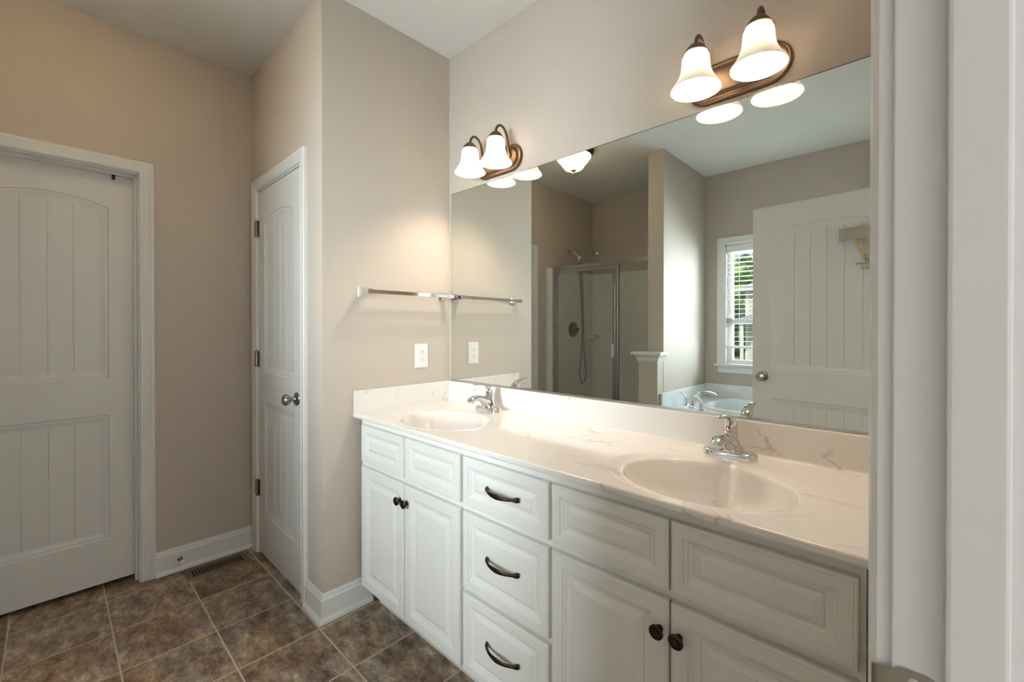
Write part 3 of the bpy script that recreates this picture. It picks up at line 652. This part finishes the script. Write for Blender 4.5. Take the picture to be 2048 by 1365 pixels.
# ------------------------------------------------------------------ shower (seen in the mirror)
SY = -2.10; SX0, SX1 = -B + .012, PX0 - .0005; SZ = 1.895
sr = thing('shower_surround', 'off-white moulded shower wall surround and pan behind the glass', 'shower surround', (-.38, -2.5, 0))
mb = MB(); mb.box(-B + .0005, -B + .014, -D + .014, SY + .06, .10, SZ, .004); mb.box(-B + .0005, SX1, -D + .0005, -D + .014, .10, SZ, .004); mb.box(SX1 - .013, SX1, -D + .014, SY + .02, .10, SZ, .004)
mb.box(-B + .0005, -B + .045, SY - .02, SY + .075, .0, SZ, .010)
mb.build('wall_panel', M['surround'], sr)
mb = MB(); mb.box(-B + .014, SX1 - .013, -D + .014, SY + .075, 0, .06); mb.box(-B + .014, SX1, SY - .04, SY + .075, 0, .14, .012); mb.build('pan', M['surround'], sr)
mb = MB(); mb.box(-B + .014, -B + .10, -D + .014, -D + .10, 1.16, 1.19, .008); mb.build('corner_shelf', M['surround'], sr)
se = thing('shower_enclosure', 'chrome framed glass shower door and fixed panel, seen in the mirror', 'shower door', (-.4, SY, .14))
FX0 = -B + .046; PXa, PXb = -.222, -.158
mb = MB(); mb.box(FX0, SX1 - .014, SY - .016, SY + .016, SZ - .035, SZ + .002, .003); mb.box(FX0, SX1 - .014, SY - .016, SY + .016, .141, .165, .003); mb.box(FX0, FX0 + .026, SY - .016, SY + .016, .165, SZ - .035, .003); mb.box(PXb - .030, PXb, SY - .016, SY + .016, .165, SZ - .035, .003); mb.box(SX1 - .030, SX1 - .014, SY - .016, SY + .016, .165, SZ - .035, .003); mb.build('frame', M['channel'], se)
dr = MB(); dx0, dx1 = FX0 + .029, PXb - .033
dr.box(dx0, dx0 + .022, SY - .010, SY + .012, .175, SZ - .04, .002); dr.box(dx1 - .026, dx1, SY - .010, SY + .012, .175, SZ - .04, .002); dr.box(dx0 + .022, dx1 - .026, SY - .010, SY + .012, SZ - .064, SZ - .04, .002); dr.box(dx0 + .022, dx1 - .026, SY - .010, SY + .012, .175, .200, .002)
dr = dr.build('door', M['channel'], se)
MB().box(dx0 + .020, dx1 - .024, SY - .003, SY + .003, .198, SZ - .062).build('pane', M['showerglass'], dr, smooth=False)
hd = MB(); hd.box(dx1 - .026, dx1 - .006, SY + .012, SY + .036, 1.005, 1.125, .003); hd.build('handle', M['plastic'], dr)
MB().box(PXb - .002, SX1 - .028, SY - .003, SY + .003, .163, SZ - .033).build('fixed_pane', M['showerglass'], se, smooth=False)
# shower head set
sh = thing('hand_shower', 'chrome hand shower on its arm with a hanging hose, above the glass', 'shower head', (-B, -2.43, 2.1))
WXs = -B
mb = MB(); mb.lathe([(.0005, 0), (.030, 0), (.028, .006), (.012, .012)], (WXs + .0005, -2.43, 2.108), (1, 0, 0), 24); mb.tube([(WXs + .005, -2.43, 2.108), (WXs + .05, -2.432, 2.105), (WXs + .09, -2.436, 2.075), (WXs + .115, -2.44, 2.040)], .011, 14, smooth=4); mb.build('arm', M['chrome'], sh)
mb = MB(); mb.sphere((WXs + .120, -2.441, 2.030), .022); mb.lathe([(.016, -.028), (.018, 0), (.016, .026)], (WXs + .128, -2.442, 2.020), (.3, 0, 1), 18); mb.build('holder', M['chrome'], sh)
mb = MB(); mb.tube([(WXs + .120, -2.442, 1.985), (WXs + .145, -2.443, 2.025), (WXs + .20, -2.445, 2.055), (WXs + .27, -2.447, 2.066), (WXs + .31, -2.447, 2.062)], [.012, .013, .012, .013, .016], 14, smooth=4)
mb.lathe([(.018, .022), (.040, .014), (.052, .002), (.052, -.008), (.046, -.013), (.0005, -.013)], (WXs + .350, -2.447, 2.050), (.12, 0, 1), 28); mb.build('spray_head', M['chrome'], sh)
mb = MB(); mb.tube([(WXs + .118, -2.442, 1.985), (WXs + .122, -2.452, 1.90), (WXs + .135, -2.475, 1.60), (WXs + .140, -2.485, 1.25), (WXs + .138, -2.462, .95), (WXs + .136, -2.442, .78), (WXs + .135, -2.485, .675), (WXs + .135, -2.545, .70), (WXs + .136, -2.56, .80), (WXs + .140, -2.515, 1.05), (WXs + .145, -2.50, 1.40), (WXs + .145, -2.48, 1.75), (WXs + .138, -2.462, 1.93), (WXs + .125, -2.443, 1.995)], .0075, 10, smooth=5); mb.build('hose', M['hose'], sh)
sv = thing('shower_valve', 'round chrome shower valve with a short lever behind the glass', 'shower valve', (-B, -2.49, 1.255))
MB().lathe([(.0005, 0), (.085, 0), (.084, .006), (.070, .012), (.040, .015)], (-B + .0142, -2.49, 1.255), (1, 0, 0), 36).build('escutcheon', M['nickel'], sv)
mb = MB(); mb.lathe([(.030, .012), (.028, .045), (.022, .060), (.0005, .064)], (-B + .0142, -2.49, 1.255), (1, 0, 0), 24); mb.loft([(-B + .055, -2.49, 1.255), (-B + .085, -2.47, 1.262), (-B + .120, -2.46, 1.265)], [(.012, .010), (.011, .008), (.008, .006)], 12, up=(0, 0, 1)); mb.build('lever', M['nickel'], sv)

# cap of the pony wall
mb = MB()
cx0, cx1, cy0, cy1 = PX0 - .03, PX1 - .002, -1.969, -1.862
def cap_loop(o, z): return [(cx0 - o, cy0 - .0, z), (cx0 - o, cy1 + o, z), (cx1 + o, cy1 + o, z), (cx1 + o, cy0 - .0, z)]
mb.rings([cap_loop(o, z) for o, z in ((.002, .998), (.004, 1.004), (.010, 1.012), (.014, 1.026), (.022, 1.040), (.030, 1.050), (.032, 1.056), (.046, 1.056), (.048, 1.060), (.048, 1.074), (.045, 1.078))])
struct(mb, 'trim_6', M['trim'], 'white moulded cap on the half wall beside the shower, in the mirror', 'wall cap')

# ------------------------------------------------------------------ tub, splash and faucet
TZ = .62; TY1 = -1.93
bt = thing('bathtub', 'white drop-in bathtub with deck and tall splash, seen in the mirror', 'bathtub', (1.1, -2.4, 0))
mb = MB(); bm = mb.bm; edges = []
tx0, tx1 = PX1 + .002, RW - .002
L0 = [(tx0, -D + .002), (tx1, -D + .002), (tx1, TY1), (tx0, TY1)]
TC = (1.13, -2.42); tl = lambda a, b_, z: [(TC[0] + math.copysign(abs(math.cos(t)) ** .62, math.cos(t)) * a, TC[1] + math.copysign(abs(math.sin(t)) ** .62, math.sin(t)) * b_, z) for t in [2 * pi * k / 60 for k in range(60)]]
for L in [[(x, y, TZ) for x, y in L0], tl(.60, .37, TZ)]:
    vs = [bm.verts.new(p) for p in L]
    for i in range(len(vs)): edges.append(bm.edges.new((vs[i], vs[(i + 1) % len(vs)])))
bmesh.ops.triangle_fill(bm, use_beauty=True, use_dissolve=False, edges=edges)
mb.rings([tl(.60, .37, TZ), tl(.598, .368, TZ + .016), tl(.585, .355, TZ + .024), tl(.565, .335, TZ + .018), tl(.55, .32, TZ - .02), tl(.52, .29, TZ - .25), tl(.46, .23, TZ - .38), tl(.30, .15, TZ - .42)], False, True)
mb.build('basin', M['acrylic'], bt, angle=50)
MB().box(tx0, tx1, TY1 - .02, TY1 - .0005, 0, TZ - .001).build('apron', M['acrylic'], bt, smooth=False)
mb = MB(); mb.box(PX1 + .0005, PX1 + .020, -D + .020, -1.905, TZ - .03, .742, .004); mb.box(PX1 + .0005, RW - .002, -D + .0005, -D + .020, TZ - .03, .742, .004); mb.build('splash', M['acrylic'], bt)
tf = thing('tub_faucet', 'chrome arched tub spout with two lever handles, in the mirror', 'tub faucet', (.50, -2.12, TZ))
mb = MB(); sx, sy = .505, -2.105
mb.lathe([(.030, 0), (.029, .006), (.024, .012)], (sx, sy, TZ), seg=24)
mb.loft([(sx, sy, TZ + .004), (sx + .005, sy - .006, TZ + .05), (sx + .022, sy - .030, TZ + .095), (sx + .050, sy - .070, TZ + .122), (sx + .085, sy - .118, TZ + .126), (sx + .115, sy - .160, TZ + .112), (sx + .128, sy - .178, TZ + .098)], [(.024, .024), (.022, .020), (.019, .016), (.018, .013), (.018, .011), (.017, .010), (.014, .009)], 18, up=(.8, .58, 0)); mb.build('spout', M['chrome'], tf, angle=60)
for hx, hy in ((.415, -2.205), (.612, -2.025)):
    mb = MB(); mb.lathe([(.026, 0), (.025, .006), (.018, .012), (.015, .035), (.018, .045), (.016, .052), (.0005, .055)], (hx, hy, TZ), seg=22)
    mb.loft([(hx, hy, TZ + .045), (hx - .004, hy + .003, TZ + .075), (hx - .022, hy + .012, TZ + .100), (hx - .048, hy + .024, TZ + .112)], [(.011, .010), (.010, .008), (.009, .006), (.007, .004)], 14, up=(.45, .9, 0)); mb.build('handle', M['chrome'], tf, angle=60)

# ------------------------------------------------------------------ window
wn = thing('window_1', 'white window with a blind half open, seen in the mirror behind the door', 'window', ((WX0 + WX1) / 2, -D, WZ0), kind='structure')
put = lambda u, t, z: (u, -D + t, z)
WC = [(0, 0), (0, .010), (.006, .014), (.040, .016), (.056, .018), (.062, .018), (.062, 0)]
frame3(WX0, WX1, WZ0 + .022, WZ1, WC, put).build('window_frame', M['trim'], wn, smooth=False)
mb = MB(); mb.box(WX0 - .080, WX1 + .080, -D + .0005, -D + .048, WZ0, WZ0 + .022, .004); mb.build('window_sill', M['trim'], wn)
mb = MB(); mb.box(WX0 - .055, WX1 + .055, -D + .0005, -D + .016, WZ0 - .065, WZ0, .004); mb.build('apron', M['trim'], wn)
mb = MB()
for a in ((WX0, WX0 + .012, WZ0 + .0, WZ1), (WX1 - .012, WX1, WZ0, WZ1)): mb.box(a[0], a[1], -D - .115, -D, a[2], a[3])
mb.box(WX0, WX1, -D - .115, -D, WZ1 - .012, WZ1); mb.box(WX0, WX1, -D - .115, -D, WZ0, WZ0 + .012)
mb.build('reveal', M['trim'], wn, smooth=False)
mb = MB(); a, b_, c, e = WX0 + .012, WX1 - .012, WZ0 + .012, WZ1 - .012; mid = 1.33; yo = -D - .095
for x in (a, b_ - .045): mb.box(x, x + .045, yo, yo + .04, c, e)
for z in (c, e - .045, mid - .022): mb.box(a + .045, b_ - .045, yo, yo + .04, z, z + .045)
mb.box((a + b_) / 2 - .008, (a + b_) / 2 + .008, yo + .012, yo + .026, c + .045, e - .045)
mb.build('sash', M['trim'], wn, smooth=False)
MB().box(a + .04, b_ - .04, yo + .017, yo + .021, c + .04, e - .04).build('pane', M['pane'], wn, smooth=False)
bl = thing('window_blind', 'white slatted blind lowered part way inside the window, in the mirror', 'blind', ((a + b_) / 2, -D - .03, e))
MB().box(a + .003, b_ - .003, -D - .048, -D - .004, e - .065, e - .001, .004).build('head_rail', M['blind'], bl)
mb = MB(); z = 1.145; 
while z < e - .075:
    mb.box(a + .006, b_ - .006, -D - .050, -D - .004, z, z + .003); z += .0435
mb.build('slats', M['blind'], bl, smooth=False)
MB().box(a + .006, b_ - .006, -D - .052, -D - .004, 1.083, 1.103, .003).build('bottom_rail', M['blind'], bl)
mb = MB()
for x in (a + .11, (a + b_) / 2, b_ - .11): mb.tube([(x, -D - .027, 1.09), (x, -D - .027, e - .06)], .0012, 6)
mb.build('cord', M['blind'], bl)

# ------------------------------------------------------------------ outside the window
struct(MB().box(-60, 30, -70, -D - .8, -1.62, -1.55), 'ground', M['grass'], 'green lawn outside the window', 'lawn')
hs = thing('house', 'pale sided neighbour house with a grey roof, outside the window', 'house', (-2.4, -27, -1.55))
mb = MB(); mb.box(-5.36, .6, -31, -25, -1.55, 3.3)
hw = mb.build('wall', M['siding'], hs, smooth=False)
mb = MB()
mb.rings([[(-5.75, -31.3, 3.28), (-5.75, -24.6, 3.28), (-5.75, -24.6, 3.42), (-5.75, -31.3, 3.42)], [(1, -31.3, 3.28), (1, -24.6, 3.28), (1, -24.6, 3.42), (1, -31.3, 3.42)]])
mb.rings([[(-5.75, -31.3, 3.42), (-5.75, -24.6, 3.42), (1, -24.6, 3.42), (1, -31.3, 3.42)], [(-2.8, -28.2, 5.1), (-2.8, -27.8, 5.1), (-2, -27.8, 5.1), (-2, -28.2, 5.1)]])
mb.build('roof', M['roof'], hs, smooth=False)
mb = MB(); mb.box(-5.42, -5.26, -25.06, -24.99, -1.55, 3.28); mb.box(-5.8, 1.05, -24.6, -24.5, 3.30, 3.42); mb.build('corner_board', M['trim'], hs, smooth=False)
mb = MB(); mb.rings([[(-6.3, -25, 1.45), (-6.3, -23.4, 1.45), (-6.3, -23.4, 1.52), (-6.3, -25, 1.6)], [(-4.6, -25, 1.45), (-4.6, -23.4, 1.45), (-4.6, -23.4, 1.52), (-4.6, -25, 2.1)]])
mb.build('porch_roof', M['roof'], hs, smooth=False)
for x in (-6.15, -5.25):
    MB().box(x, x + .14, -23.62, -23.48, -1.55, 1.45).build('porch_post', M['trim'], hs, smooth=False)
def car(loc):
    c = thing('car', 'white car parked beyond the porch posts outside the window', 'car', loc)
    mb = MB(); Wd = .85
    prof = [(-2.1, .35), (-2.15, .75), (-1.5, .95), (-.8, 1.40), (.8, 1.42), (1.5, 1.0), (2.1, .9), (2.15, .4)]
    mb.rings([[(x, s * Wd * (1 if z < 1.0 else .82), z) for x, z in prof] for s in (-1, 1)]); mb.build('body', M['carpaint'], c, local=True, smooth=False)
    for x in (-1.35, 1.35):
        for s in (-1, 1): MB().lathe([(.0005, -.1), (.30, -.1), (.33, -.06), (.33, .06), (.30, .1), (.0005, .1)], (x, s * (Wd - .08), .33), (0, 1, 0), 24).build('wheel', M['tire'], c, local=True)
    for s in (-1, 1):
        mb = MB(); mb.rings([[(-.75, s * .72, 1.32), (.72, s * .72, 1.34), (1.2, s * .80, 1.02), (-1.2, s * .80, 1.0)], [(-.75, s * .735, 1.32), (.72, s * .735, 1.34), (1.2, s * .815, 1.02), (-1.2, s * .815, 1.0)]])
        mb.build('window', M['black'], c, local=True, smooth=False)
    return c
car((-8.9, -28.2, -1.55))
def foliage(c, r, n, leafn, mtl, name, parent, seed):
    rnd = random.Random(seed); mb = MB()
    for i in range(n):
        while True:
            p = Vector((rnd.uniform(-1, 1), rnd.uniform(-1, 1), rnd.uniform(-1, 1)))
            if p.length < 1: break
        q = Vector(c) + Vector((p.x * r[0], p.y * r[1], p.z * r[2]))
        mb.sphere(q, rnd.uniform(.22, .42) * min(r), (1, 1, .8), 2)
    for v in mb.bm.verts: v.co += Vector((rnd.uniform(-1, 1), rnd.uniform(-1, 1), rnd.uniform(-1, 1))) * leafn
    return mb.build(name, mtl, parent, smooth=False)
TREES = [(-10.2, -39, 4.4, 2.1, 'leaf', 'tall light green tree beside the house roof, outside the window'), 
         (-11.9, -46, 5.4, 2.3, 'leafdark', 'dark tree standing farthest away behind the light green one'), (-8.4, -33.0, 1.2, 1.4, 'leafdark', 'low dark tree under the taller crowns beside the porch roof')]
for i, (x, y, z, r, mt, lab) in enumerate(TREES):
    t = thing('tree', lab, 'tree', (x, y, -1.55), 'trees outside the window')
    MB().tube([(x, y, -1.6), (x + .1, y, z * .4), (x, y, z)], [.22, .18, .1], 10).build('trunk', M['bark'], t)
    foliage((x, y, z), (r, r, r * 1.25), 60, .07, M[mt], 'crown', t, i)
sb = thing('shrub', 'white flowering shrub low in the window view', 'shrub', (-4.9, -20.5, -1.55))
foliage((-4.9, -20.5, -1.10), (.75, .5, .42), 26, .05, M['flower'], 'blooms', sb, 11)
